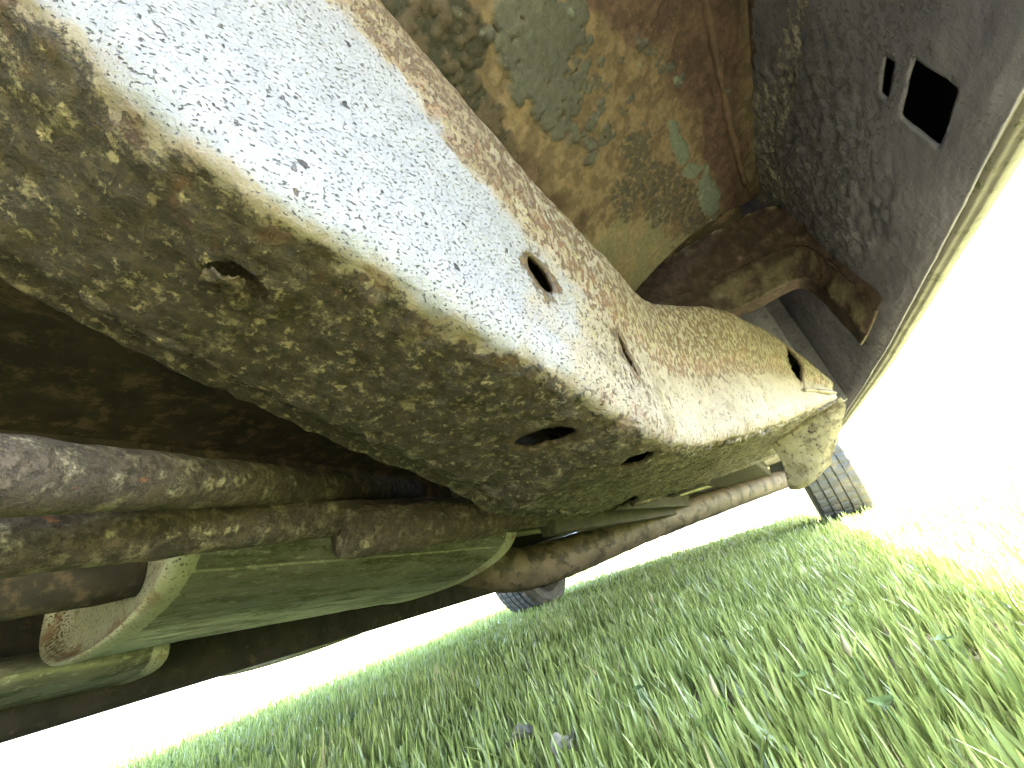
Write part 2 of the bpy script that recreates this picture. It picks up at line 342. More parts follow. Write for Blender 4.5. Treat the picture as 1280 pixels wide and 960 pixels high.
for B, E, h, s, o_, r in ST:
    inn = nrm((E - B) * [1, 1, 1]); wdt = np.linalg.norm(E - B)
    k = .105 * o_
    up = lambda q: B + _Z * q + o_ * q * .12
    prof.append([E + _Z * .11 + inn * .003, E + _Z * .06, E + _Z * .014 , E + inn * -.004 + _Z * .002, E - inn * wdt * .10 + _Z * .003, E - inn * wdt * .2 - _Z * .001,
                 E - inn * wdt * .225 - _Z * .005, E - inn * wdt * .5 - _Z * .002, B + inn * r * 2.2 - _Z * .001, B + inn * r * .9 + _Z * r * .06, B + inn * r * .25 + _Z * r * .25, up(r * .95),
                 up(r * 2.0), up(s * .55), up(s * .82), up(s), up(s + (h - s) * .4) + o_ * .004, up(h * .97) + o_ * .002, up(h) + inn * .012 + _Z * .004, up(h) + inn * .06 + _Z * .006, E + _Z * max(.115, h * .8) + inn * .002])
g = surf(prof, 330, 190)
# per-point wear and tone masks; side glare and grass bounce are painted in
vidx = np.linspace(0, 20, 190)[None, :].repeat(330, 0); uidx = np.linspace(0, len(ST) - 1, 330)[:, None].repeat(190, 1)
vidx = vidx + .55 * fbm(g, 28, 4, 6.6) + .25 * fbm(g, 110, 3, 8.1)
def band(x, a, b, c, d): return np.clip((x - a) / (b - a), 0, 1) * np.clip((d - x) / (d - c), 0, 1)
bottom = 1 - np.clip((vidx - 8.8) / 1.4, 0, 1)
strip = band(vidx, 14.5, 15.1, 30, 31) * np.clip((9.5 - uidx) / 2.5, 0, 1)
face = band(vidx, 8.9, 10.3, 14.3, 15.4) * np.clip((9.8 - uidx) / 3.0, 0, 1)  # painted sky glare on the outboard side, fading out towards the bend
clean = np.clip((uidx - 9) / 2, 0, 1) * band(vidx, 9, 11, 13.6, 14.8)
spots = np.maximum(band(vidx, 13.2, 14.6, 30, 31) * np.clip((uidx - 5) / 4, 0.55, 1), band(vidx, 14.4, 15.0, 30, 31) * .6)
edge = band(vidx, 14.3, 14.9, 15.3, 15.9) + band(vidx, 8.2, 9.2, 10.2, 11.0) * 1.1
nn = normals(g)
g = g + nn * (fbm(g, 60, 4) * .0009 * (1 + 1.5 * bottom) + fbm(g, 9, 2, 3.1) * .002)[..., None]
# crater of torn metal on the bottom face
sc_c = atp(300, 350, c1, np.cross(dv, out))
dd = np.linalg.norm((g - sc_c)[..., :2] / np.array([.011, .015]), axis=-1) + np.where(np.abs(g[..., 2] - sc_c[2]) > .03, 9, 0); cr = fbm(g, 110, 4, 2.2)
g = g + np.array([0, 0, 1.0]) * (sst(1.1 - dd + .4 * cr, 0, .5) * .008 - sst(.55 - np.abs(dd - 1.15) + .35 * cr, 0, .6) * .004)[..., None]
flat_b = nrm(np.cross(dv, out))
def hole_on(px, py, p, n, a, b, pw=2.0):
    c = atp(px, py, p, n); pa = atp(px + a[0], py + a[1], p, n) - c; pb = atp(px + b[0], py + b[1], p, n) - c
    # make the second axis perpendicular so the cut is a true ellipse / rectangle
    return (c, pa, pb, pw)
zn = np.array([0, 0, 1.0])
sidep = ns0
holes = [hole_on(676, 342, c1, sidep, (16, 20), (7, -4), 2.2),
         hole_on(681, 547, ST[10][0], flat_b, (36, -13), (7, 9), 2.2),
         hole_on(784, 442, c1, sidep, (13, 28), (2.0, -1), 2.2),
         hole_on(768, 626, ST[12][0], zn, (22, -7), (3, 5), 2.2),
         hole_on(796, 577, ST[11][0], zn, (22, -8), (2, 2.6), 2.2),
         hole_on(996, 453, ST[14][0], ST[14][4] + [0, 0, -.12], (14, 9), (7, -9), 6)]
halo = np.zeros(g.shape[:2])
for c_, a_, b_, p_ in holes:
    n_ = nrm(np.cross(a_, b_)); q = g - c_; la, lb = np.linalg.norm(a_), np.linalg.norm(b_)
    rr_ = np.hypot(np.maximum(np.abs(q @ a_) / la - la, 0), np.maximum(np.abs(q @ b_) / lb - lb, 0)); halo = np.maximum(halo, np.where(np.abs(q @ n_) < .03, np.clip(1 - rr_ / .014, 0, 1), 0))
rail = sheet('frame_rail', g, M['rail'], car, .004, holes, dict(bottom=bottom, face=face, spots=np.clip(spots, 0, 1), edge=np.clip(edge, 0, 1), strip=strip, clean=clean, halo=halo, grass_bounce=np.clip((uidx - 8.5) / 2.5, 0, 1)), flip=True)  # forward end has less dark crust, painting in light off the sunlit grass
for pr_ in (prof[0], prof[-1]): link('rail_light_stop', mesh(pr_, [list(range(len(pr_)))]), M['grime'], rail, smooth=False)  # added end faces that stop light leaking into the hollow rail
tb = surf([[sc_c + np.array([x, y, -.001 - .004 * math.cos(x * 120)]) for x in np.linspace(-.010, .005, 5)] for y in np.linspace(-.016, .006, 6)], 40, 36)
tb = tb + np.stack([fbm(tb, 80, 3, k * 9.0) for k in range(3)], -1) * np.array([.003, .003, .005])
link('torn_tab', mesh(tb.reshape(-1, 3), grid_faces(40, 36).tolist()), M['pipe'], rail)

# ---- rest of the frame rail running forward along the sill
def fwd(bm):
    a = aty(900, 588, 1.0); 
    prism(bm, [(-.17, .80, .275), (.0, .80, .275), (.0, .80, .33), (-.17, .80, .33)], np.array([.10, 1.8, -.02]))
bmo('side_rail', fwd, M['grime'], car, .008)
# end plate of the flared box section
pn = nrm([-.25, -1, -.35]); p0 = ST[-1][0]
rws = [[(962, 536), (985, 526), (1010, 515), (1032, 505), (1051, 496)], [(966, 554), (990, 549), (1014, 539), (1036, 526), (1056, 508)], [(975, 572), (996, 570), (1015, 563), (1034, 549), (1050, 531)], [(982, 590), (999, 588), (1014, 583), (1028, 571), (1042, 556)], [(986, 607), (999, 607), (1011, 601), (1022, 591), (1036, 577)], [(987, 609), (999, 608), (1011, 602), (1022, 592), (1036, 578)]]
bul = np.array([[0, 0, 0, 0, 0], [0, .004, .006, .004, -.002], [0, .004, .006, .004, -.004], [0, .003, .004, .002, -.006], [-.004, .0, .0, -.002, -.010], [-.03, -.03, -.03, -.03, -.04]])
gp = np.array([[atp(x, y, p0 - pn * 0 + pn * bul[a][b], pn) for b, (x, y) in enumerate(r)] for a, r in enumerate(rws)])
gp = surf(gp, 70, 60); gp = gp + normals(gp) * (fbm(gp, 30, 4, 2.0) * .0012)[..., None]
sheet('mount_plate', gp, M['cream'], car, .004)

# ---- wheelhouse underside (peeling paint)
AY = .80
def zA(x, y): return .60 + .45 * (x + .045) + .06 * (AY - y) + .02 * math.sin((x + .1) * 9)
edgepts = [(-.26, .80), (-.15, .80), (-.06, .80), (.02, .815), (.10, .835), (.17, .86), (.22, .885), (.272, .91)]
ctrl = []
for fr in np.linspace(0, 1, 7):
    row = []
    for x, ye in edgepts:
        y = -.5 + (ye + .5) * fr; row.append((x, y, zA(x, y)))
    ctrl.append(row)
gA = surf(ctrl, 520, 230)
def to_px(g):
    q = g - CAM; w_ = q @ AX; return 640 + FPX * (q @ RT) / w_, 480 + FPX * (q @ DN) / w_
def spot(cx, cy, rx, ry, ang=0.0, sharp=2.0):
    """a blotch on the panel, centred where the bearing meets the panel"""
    def f(P):
        x, y = P; c, s = math.cos(math.radians(ang)), math.sin(math.radians(ang))
        u = ((x - cx) * c + (y - cy) * s) / rx; v = (-(x - cx) * s + (y - cy) * c) / ry
        return np.clip((1.35 - np.sqrt(u * u + v * v)) * sharp, 0, 1)
    return f
PA = to_px(gA)
def blot(P, *sp): return np.clip(np.maximum.reduce([spot(*s)(P) for s in sp]), 0, 1)
n1, n2, n3 = fbm(gA, 14, 4, 1.1), fbm(gA, 45, 4, 5.3), fbm(gA, 130, 3, 9.7)
def zone(*sp, k1=.35, k2=.2, w_=.06): return sst(np.maximum.reduce([spot(*s, 1.0)(PA) for s in [q if len(q) == 5 else q + (0,) for q in sp]]) + k1 * n1 + k2 * n2, .40 - w_, .40 + w_)
def lay(c, mk, a, b, nn): k = sst(nn, -.25, .25)[..., None]; return c * (1 - mk[..., None]) + mk[..., None] * (np.array(a) * (1 - k) + np.array(b) * k)
pc = np.broadcast_to(np.array([.135, .103, .070]), gA.shape).copy(); pc = lay(pc, np.ones(n1.shape), (.10, .073, .050), (.17, .132, .090), n2)
hA = n1 * .002 + n2 * .0010
z_cream = zone((765, 322, 75, 45, -30), (850, 322, 50, 24, -30), (710, 340, 30, 40, 0), w_=.2); pc = lay(pc, z_cream, (.22, .178, .122), (.165, .158, .112), n1)
z_rb = zone((720, 285, 10, 34, 30), (650, 215, 34, 26, 20), (690, 255, 22, 16, 0), w_=.2); pc = lay(pc, z_rb, (.05, .030, .025), (.09, .058, .045), n2)
z_mar = zone((795, 10, 75, 42, 25), (880, 40, 48, 110, 0), (905, 190, 26, 100, -12), w_=.1); pc = lay(pc, z_mar, (.055, .031, .030), (.095, .058, .050), n2 + .5 * n3); hA += z_mar * n2 * .0012
z_scab = zone((515, 50, 90, 70, 30), (570, 130, 42, 80, -40), (610, 190, 30, 40, 0), w_=.08); rid = fbm(gA, 48, 5, 2.4, .7); pc = lay(pc, z_scab, (.016, .011, .010), (.058, .042, .034), rid * 1.2 + .3 * n3 - .28); hA += z_scab * (sst(rid, -.05, .2) * .003 + n3 * .0016 + n2 * .0008)
z_slate = zone((825, 240, 58, 36, 30), (778, 245, 20, 28, 0), (790, 182, 24, 18, 0), (862, 272, 34, 18, 30)) * sst(n3 + .4 * n2, -.12, .06); pc = lay(pc, z_slate, (.034, .037, .038), (.062, .055, .046), n2); hA += z_slate * .0016
z_blue = zone((676, 60, 62, 82, -10), (700, 120, 45, 50, 0), (735, 130, 42, 40, 0), (700, 20, 30, 40, 0), (745, 165, 26, 14, -20), k1=.25, k2=.22, w_=.02)
pf = np.clip(spot(790, 120, 75, 75, 35, 1.1)(PA), 0, 1) * .95 + .04
r1, e1 = cells(gA[..., 0] + .004 * n2, gA[..., 1] + .004 * n3, .0115); r2, e2 = cells(gA[..., 0] + .002 * n3, gA[..., 1], .0055, 5)
gone = np.maximum((r1 < pf * 1.0) * 1.0, (r2 < pf * .55) * 1.0)
film = np.maximum(z_blue, zone((790, 110, 55, 55, 30), w_=.02) * (r1 > .62)) * (1 - gone)
pc = pc * .85; pc = lay(pc, film, (.050, .056, .059), (.058, .064, .066), n1); hA += film * .0036 + (gone * z_blue) * (.0008 * (e1 < .12))
z_teal = zone((845, 178, 9, 26, -15), (884, 243, 13, 34, -10), (862, 213, 12, 9, 0), k1=.15, k2=.35, w_=.02); pc = lay(pc, z_teal, (.105, .14, .125), (.118, .15, .135), n1); hA += z_teal * .0018
nA = normals(gA); sA = -1.0 if nA[200, 100, 2] > 0 else 1.0
gA = gA + nA * (sA * hA)[..., None]
attA = dict(paint=np.clip(pc * np.array([.64, .58, .68]), .008, .6))
wheelhouse = sheet('wheelhouse_panel', gA, M['ceil'], car, .004, attrs=attA)
tube('panel_seam', [(x, y - .02, zA(x, y) - .004) for x, y in ((.205, -.4), (.205, .1), (.21, .4), (.225, .7), (.24, .86))], .006, M['seam'], car, n=60, rough=.003)

# ---- inside of the quarter panel, its holes and the sill lip
sillx = lambda y: .30 + .0 * y
def sillz(y): return float(np.interp(y, [-2, .3, .44, 1.02, 1.6, 3.2], [.42, .384, .372, .334, .315, .29]))
ctrl = []
for y in np.linspace(.19, 2.4, 13):
    z0 = sillz(y) + .004
    ctrl.append([(.25, y, 1.0), (.266, y, .80), (.277, y, .66), (.280, y, .55), (.283, y, .47), (.287, y, z0 + .03), (.292, y, z0)])
gC = surf(ctrl, 420, 120)
PC = to_px(gC)
attC = dict(gritty=blot(PC, (1000, 180, 70, 130, 0), (1060, 260, 60, 70, 40)), seam=blot(PC, (985, 90, 16, 110, 10), (950, 170, 22, 70, 5), (965, 230, 26, 28, 0)) * .9,
            smooth=blot(PC, (1180, 260, 90, 130, 20), (1250, 60, 80, 90, 0)), maroon=blot(PC, (925, 60, 18, 130, 0), (920, 200, 14, 90, 0)))
nC = normals(gC)
gC = gC + nC * (fbm(gC, 5, 3) * .004 + fbm(gC, 60, 4, 2.0) * .0008 * (1 + 3 * attC['gritty']))[..., None]
wn = np.array([1.0, 0, .04])
def quad_hole(pts, px0):
    p = [atp(x, y, (px0, 0, .45), wn) for x, y in pts]; c = sum(p) / 4
    a = ((p[1] + p[2]) - (p[0] + p[3])) / 3.7; b = ((p[2] + p[3]) - (p[0] + p[1])) / 3.7
    return (c, a, b, 14)
holesC = [quad_hole(((1150, 75), (1207, 107), (1178, 176), (1131, 141)), .285), quad_hole(((1112, 68), (1124, 74), (1117, 120), (1105, 112)), .285)]
quarter = sheet('quarter_panel', gC, M['wall'], car, .003, holesC, attC)
# dark cavity liner behind the holes and the outer skin
def skin(bm):
    pass
ctrl = []
for y in np.linspace(.19, 4.4, 9):
    z0 = sillz(y)
    ctrl.append([(.314, y, z0), (.332, y, z0 + .04), (.36, y, z0 + .15), (.375, y, .70), (.37, y, .85), (.33, y, 1.0), (.25, y, 1.04)])
sheet('outer_skin', surf(ctrl, 60, 40), M['body'], car, .002)
def lip(bm):
    ys = np.linspace(.19, 4.4, 60)
    pr = [(-.008, .012), (-.005, .002), (-.003, .0), (.0, .0), (.001, -.003), (.003, -.004), (.014, -.003), (.016, .0), (.016, .012)]
    rows = [[bm.verts.new((.300 + a, y, sillz(y) + b + .0004 * math.sin(y * 31))) for a, b in pr] for y in ys]
    for r0, r1 in zip(rows, rows[1:]):
        for k in range(len(pr) - 1): bm.faces.new((r0[k], r0[k + 1], r1[k + 1], r1[k]))
bmo('sill_lip', lip, M['sill'], car, smooth=True)
tube('sill_seam', [(.294, y, sillz(y) + .010) for y in np.linspace(.19, 2.6, 12)], .0035, M['sill'], car, n=80, rough=.001)

bmo('arch_flange', lambda bm: prism(bm, [(.300, .186, .385), (.322, .186, .385), (.356, .186, .53), (.374, .186, .70), (.36, .186, .92), (.255, .186, 1.0), (.270, .186, .80), (.284, .186, .47)], np.array([0, -.006, 0])), M['sill'], car, .002)
# ---- outrigger bracket between rail and quarter panel
rows = []
for (tx, ty), (bx, by), Y_ in (((735, 385), (770, 420), .97), ((790, 352), (830, 400), .95), ((870, 305), (895, 392), .925), ((935, 270), (955, 364), .895), ((985, 259), (995, 343), .865), ((1015, 270), (1020, 345), .845), ((1058, 296), (1048, 372), .825), ((1110, 352), (1086, 414), .80)):
    T, Bq = aty(tx, ty, Y_), aty(bx, by, Y_); mid = lambda f, dy: T + (Bq - T) * f + np.array([0, dy, 0])
    rows.append([mid(-.02, .055), mid(-.02, .01), mid(.0, -.004), mid(.04, -.006), mid(.35, -.002), mid(.56, .003), mid(.62, .003), mid(.93, .016), mid(.985, .019), mid(1.0, .026), mid(1.0, .07)])
gB = surf(rows, 150, 70); nB = normals(gB); b1, b2 = fbm(gB, 16, 4, 3.3), fbm(gB, 60, 4, 1.3)
vB = np.linspace(0, 10, 70)[None].repeat(150, 0); uB = np.linspace(0, 7, 150)[:, None].repeat(70, 1)
pale = sst(band(vB, 5.6, 6.6, 8.6, 9.4) * .6 + .7 * b1 - .2 + .1 * b2, .2, .6); crust = sst(band(vB, 1.0, 1.6, 2.4, 3.2) * .6 + .6 * b2 + .25 * b1, .45, .7)
k_ = sst(b2, -.3, .3)[..., None]; pcB = np.array([.052, .032, .033]) * (1 - k_) + np.array([.095, .060, .056]) * k_
pcB = pcB * (1 - pale[..., None]) + pale[..., None] * np.array([.17, .145, .10]); pcB = pcB * (1 - crust[..., None]) + crust[..., None] * np.array([.22, .195, .165])
sB = 1.0 if nB[75, 30, 1] < 0 else -1.0
gB = gB + nB * (sB * (b1 * .002 + b2 * .0012 + crust * .002))[..., None]
sheet('outrigger_arm', gB, M['bracket'], car, .003, attrs=dict(paint=pcB * np.array([.60, .55, .64])))
bmo('bulkhead', lambda bm: box(bm, (-.4, 1.30, .335), (.278, 1.33, .99)), M['wall'], car)
bmo('mount_post', lambda bm: box(bm, (.13, 1.08, .34), (.20, 1.14, .62)), M['wall'], car, .008)

# ---- floor pan and crossmembers
ctrl = [[(x, y, .56 + .02 * math.sin(x * 7) + .015 * math.sin(y * 5)) for x in np.linspace(-1.62, -.33, 9)] for y in np.linspace(-2.0, 4.0, 15)]
sheet('floor_pan', surf(ctrl, 160, 60), M['dark'], car, .003)
sheet('front_floor', surf([[(x, y, .44) for x in np.linspace(-1.3, .28, 5)] for y in np.linspace(1.34, 4.4, 6)], 60, 30), M['underbody'], car, .003)
sheet('left_skin', surf([[(-1.62, y, .34), (-1.67, y, .45), (-1.70, y, .7), (-1.64, y, 1.0), (-1.5, y, 1.04)] for y in np.linspace(-2.0, 4.4, 6)], 40, 20), M['body'], car, .003)
sheet('top_skin', surf([[(-1.5, y, 1.04), (-.7, y, 1.1), (.25, y, 1.04)] for y in np.linspace(-2.0, 4.4, 6)], 20, 12), M['body'], car, .003)
bmo('front_apron', lambda bm: box(bm, (-1.6, 4.34, .30), (.3, 4.4, 1.0)), M['body'], car, .01)
bmo('rear_apron', lambda bm: box(bm, (-1.6, -2.0, .32), (.3, -1.94, 1.0)), M['body'], car, .01)
bmo('left_rail', lambda bm: prism(bm, [(-1.30, -1.5, .205), (-1.20, -1.5, .205), (-1.20, -1.5, .40), (-1.30, -1.5, .40)], np.array([0, 4.0, -.05])), M['grime'], car, .01)
bmo('crossmember', lambda bm: box(bm, (-1.25, 1.25, .26), (-.1, 1.37, .42)), M['grime'], car, .012)
bmo('cavity_light_block', lambda bm: prism(bm, [(-.86, -.6, .40), (-.86, 1.2, .40), (-.86, 1.2, .62), (-.86, -.6, .62)], np.array([-.02, 0, 0])), M['dark'], car)  # added panel that keeps light from the far side out of the cavity
sheet('upper_floor', surf([[(x, y, .80) for x in np.linspace(-.4, .27, 4)] for y in np.linspace(.80, 1.35, 4)], 20, 20), M['dark'], car, .003)
# quarter panel behind the open wheel arch
sheet('rear_quarter_panel', surf([[(.30, y, .42), (.29, y, .6), (.26, y, .95)] for y in np.linspace(-2.0, -.62, 5)], 30, 20), M['wall'], car, .003)
sheet('rear_outer_skin', surf([[(.32, y, .42), (.365, y, .6), (.37, y, .85), (.25, y, 1.04)] for y in np.linspace(-2.0, -.62, 5)], 30, 20), M['body'], car, .003)
sheet('arch_skin', surf([[(.33, y, .60 + .14 * (1 - ((y + .21) / .42) ** 2)), (.37, y, .85), (.33, y, 1.0), (.25, y, 1.04)] for y in np.linspace(-.62, .19, 9)], 40, 20), M['body'], car, .003)

# ---- inner side member and lines beside the exhaust pipe
bmo('inner_member', lambda bm: prism(bm, [(-.30, .62, .262), (-.235, .62, .236), (-.235, .62, .42), (-.30, .62, .42)], np.array([.06, 2.0, -.015])), M['grime'], car, .006)
bmo('heat_shield', lambda bm: prism(bm, [(-.34, .70, .225), (-.31, .70, .225), (-.31, .70, .43), (-.34, .70, .43)], np.array([.16, 2.0, -.02])), M['grime'], car, .004)
# ---- tubes
def line(a, b, t0, t1, n_=6): return [a + (b - a) * t for t in np.linspace(t0, t1, n_)]
tube('suspension_tube', line(at(0, 594, .218), at(500, 612, .86), -.35, 1.15), .0205, M['pipe'], car, 40, 200, .0012)
tube('tail_pipe', line(at(0, 680, .280), at(600, 634, .86), -.35, 1.1), .0215, M['pipe'], car, 40, 200, .0012)
tube('pipe_sleeve', line(at(424, 668, .52), at(680, 636, .74), 0, 1), [.030, .031, .030, .028], M['pipe'], car, 40, 140, .003)
# ---- mufflers
def oval(c, ax, a, b, k, pw=2.0, off=0.0):
    ax = nrm(ax); hx = nrm(np.cross(ax, _Z)); hz = np.cross(hx, ax)
    th = np.linspace(0, 2 * math.pi, k, endpoint=False); ct, s = np.cos(th), np.sin(th)
    return c + ax * off + (np.sign(ct) * np.abs(ct) ** (2 / pw) * a)[:, None] * hx + (np.sign(s) * np.abs(s) ** (2 / pw) * b)[:, None] * hz
def muffler(pn_, pf_, a, b, pipe=None, label=None):
    ax = nrm(pf_ - pn_); L_ = np.linalg.norm(pf_ - pn_); K = 72
    rows = [oval(pn_, ax, a * s, b * s, K, 2.5, o_) for s, o_ in ((.98, .0), (.985, .02), (.985, L_ * .5), (.985, L_ - .02), (.98, L_))]
    rows = crv(np.array(rows), 60); th = np.linspace(0, 2 * math.pi, 360, endpoint=False)
    rows = np.stack([np.stack([np.interp(th, np.linspace(0, 2 * math.pi, K + 1), np.append(r_[:, q], r_[0, q])) for q in range(3)], -1) for r_ in rows])
    ctr = rows.mean(1, keepdims=True); groove = sum(np.exp(-((th - a_) / .018) ** 2) for a_ in (3.55, 3.9, 4.15, 4.5, 4.85, 5.2, 5.5, 5.8)) * .006 + .003 * np.exp(-((th - 4.0) / .05) ** 2)
    rows = rows + (ctr - rows) * groove[None, :, None] * 1.6 + normals(rows) * (fbm(rows, 12, 3) * .0012)[..., None]
    sh = link('muffler', closed_mesh(rows, False), M['muffler'], car, label)
    for end, sg in ((pn_, -1), (pf_, 1)):
        prs = [(.95, -.03), (.985, -.018), (1.02, -.008), (1.03, 0.0), (1.02, .008), (.98, .013), (.94, .008), (.90, -.004), (.84, -.012), (.6, -.014), (.3, -.012), (.02, -.01)]
        rr = np.array([oval(end, ax, a * s if s > .5 else a * s, b * s, K, 2.5, sg * o_) for s, o_ in prs])
        me = mesh(rr.reshape(-1, 3), [f if sg < 0 else f[::-1] for f in grid_faces(len(prs), K, True).tolist()])
        gr = np.repeat([0, 0, 0, .1, .1, .3, .7, 1, .6, .1, .2, .3], K)
        A_ = me.attributes.new('groove', 'FLOAT', 'POINT'); A_.data.foreach_set('value', gr.astype(np.float32))
        link('end_plate', me, M['endcap'], sh)
    for s_ in (.35, .62):
        pass
    return sh
mf = muffler(at(134, 729, .60), at(535, 694, 1.06), .270, .084)
tube('inlet_pipe', [at(-120, 752, .44), at(0, 738, .48), at(120, 722, .53), at(205, 708, .61)], .032, M['dark'], car, 28, 60, .001)
muffler(at(-200, 892, .58), at(165, 826, .86), .10, .036)
tube('exhaust_pipe', [at(545, 690, 1.10), at(630, 712, 1.16), at(700, 698, 1.22), at(800, 660, 1.34), at(900, 625, 1.55), at(985, 597, 1.9), at(990, 600, 2.5)], [.058, .057, .053, .046, .042, .038, .036], M['longpipe'], car, 28, 140, .002)
tube('brake_hose', [at(228, 800, 1.3), at(225, 825, 1.3), at(250, 842, 1.3), at(300, 838, 1.35), at(380, 815, 1.4), at(450, 790, 1.5)], .008, M['hose'], car, 12, 60)
tube('fuel_line', [at(640, 668, 1.1), at(720, 655, 1.15), at(800, 632, 1.25), at(960, 585, 1.7)], .008, M['hose'], car, 12, 60)

# ---- front wheels
def wheel(cx, cy, r, wd, steer):
    wh = bpy.data.objects.new('wheel', None); col.objects.link(wh); wh.parent = car
    wh.location = (cx, cy, r - .022); wh.rotation_euler = (0, 0, math.radians(steer))
    K = 96; hw = wd / 2
    pr = [(-hw * .62, r * .62), (-hw * .98, r * .72), (-hw * 1.04, r * .84), (-hw * .96, r * .94), (-hw * .86, r * .975)]
    nrib = 5; e = np.linspace(-hw * .86, hw * .86, nrib + 1)
    for i in range(nrib):
        a, b = e[i], e[i + 1]; q = (b - a) * .1
        pr += [(a + q * 1.0, r * (.99 if i in (0, nrib - 1) else 1)), (b - q * 1.0, r * (.99 if i in (0, nrib - 1) else 1))]
        if i < nrib - 1: pr += [(b - q * .8, r * .972), (b + q * .8, r * .972)]
    pr += [(hw * .86, r * .975), (hw * .96, r * .94), (hw * 1.04, r * .84), (hw * .98, r * .72), (hw * .62, r * .62)]
    th = np.linspace(0, 2 * math.pi, K * 2, endpoint=False)
    pr = np.array(pr)
    V = []
    for x, rr in pr:
        k = np.full(len(th), rr)
        if rr > r * .985: k = k - ((np.arange(len(th)) % 4) == 0) * .004     # sipes across the ribs
        V.append(np.stack([np.full(len(th), x), np.cos(th) * k, np.sin(th) * k], -1))
    V = np.array(V)
    link('tyre', closed_mesh(V, False), M['rubber'], wh, smooth=False)
    rim = np.array([[(x, math.cos(t) * q, math.sin(t) * q) for t in np.linspace(0, 2 * math.pi, 64, endpoint=False)] for x, q in
                    ((-hw * .7, r * .63), (-hw * .66, r * .58), (-hw * .3, r * .54), (hw * .2, r * .5), (hw * .25, r * .2), (hw * .35, r * .18), (hw * .35, .005))])
    link('rim', closed_mesh(rim, False), M['steel'], wh)
    return wh
wheel(.30, 2.62, .33, .215, -4)
wheel(-1.42, 2.62, .33, .215, -4)

# ================================================================== grass
def blades(n_target):
    pts = []
    # rings of decreasing density; blades get wider and sparser with distance
    for r0, r1, dens, wk in ((.12, .5, 29000, 1.0), (.5, 1.1, 21000, 1.05), (1.1, 2.2, 10500, 1.3), (2.2, 4.0, 3000, 1.9), (4.0, 9, 400, 3.2), (9, 25, 30, 8)):
        n = int(dens * math.pi * (r1 * r1 - r0 * r0))
        rr = np.sqrt(rng.uniform(r0 * r0, r1 * r1, n)); th = rng.uniform(0, 2 * math.pi, n)
        x, y = rr * np.sin(th), rr * np.cos(th)
        keep = (y > -.6 * np.ones(n)) | (rng.random(n) < .25)
        pts.append(np.stack([x, y, np.full(n, wk)], -1)[keep])
    return np.concatenate(pts)
B = blades(0); n = len(B)
clump = np.array([noise.noise(Vector((x * 5, y * 5, 0))) for x, y in B[:, :2]])
clump2 = np.array([noise.noise(Vector((x * 1.6, y * 1.6, 7))) for x, y in B[:, :2]])
h = (.031 + .009 * clump + .007 * clump2 + rng.normal(0, .008, n)).clip(.012, .07)
h *= np.where(rng.random(n) < .06, 1.35, 1.0)
dist = np.hypot(B[:, 0], B[:, 1]); h = np.where(dist < .35, np.minimum(h, .02 + .12 * dist), h)
wid = (.0008 + .0010 * rng.random(n)) * B[:, 2] * (1 + .25 * (rng.random(n) < .1))
lean = rng.normal(0, .22, n); az = rng.uniform(0, 2 * math.pi, n) + .0
bend = np.abs(rng.normal(.1, .28, n)); face = az + math.pi / 2 + rng.normal(0, .7, n)
segs = np.array([0, .4, .75, 1.0]); prof_w = np.array([1.0, .98, .75, 0.12])
V = np.zeros((n, 4, 2, 3))
for k, s in enumerate(segs):
    hor = h * (np.sin(lean) * s + bend * s * s * .6); ver = h * s * np.cos(lean) * (1 - .22 * bend * s)
    cx = B[:, 0] + np.cos(az) * hor; cy = B[:, 1] + np.sin(az) * hor
    for j, sg in enumerate((-1, 1)):
        V[:, k, j, 0] = cx + np.cos(face) * wid * prof_w[k] * sg; V[:, k, j, 1] = cy + np.sin(face) * wid * prof_w[k] * sg; V[:, k, j, 2] = ver
verts = V.reshape(-1, 3)
base = (np.arange(n) * 8)[:, None]
quads = np.concatenate([base + np.array([2 * k, 2 * k + 1, 2 * k + 3, 2 * k + 2]) for k in range(3)], 1).reshape(-1, 4)
me = bpy.data.meshes.new('grass'); me.vertices.add(len(verts)); me.vertices.foreach_set('co', verts.astype(np.float32).ravel())
me.loops.add(quads.size); me.loops.foreach_set('vertex_index', quads.astype(np.int32).ravel())
me.polygons.add(len(quads)); me.polygons.foreach_set('loop_start', (np.arange(len(quads)) * 4).astype(np.int32))
me.update(calc_edges=True); me.validate()
tint = np.repeat(rng.random(n) * .85 + .13 * rng.random(n) + .1 * clump, 8).clip(0, 1)
A_ = me.attributes.new('tint', 'FLOAT', 'POINT'); A_.data.foreach_set('value', tint.astype(np.float32))
link('grass', me, M['grass'], kind='stuff', label='short green grass blades of the lawn under and around the car')
print('blades', n)

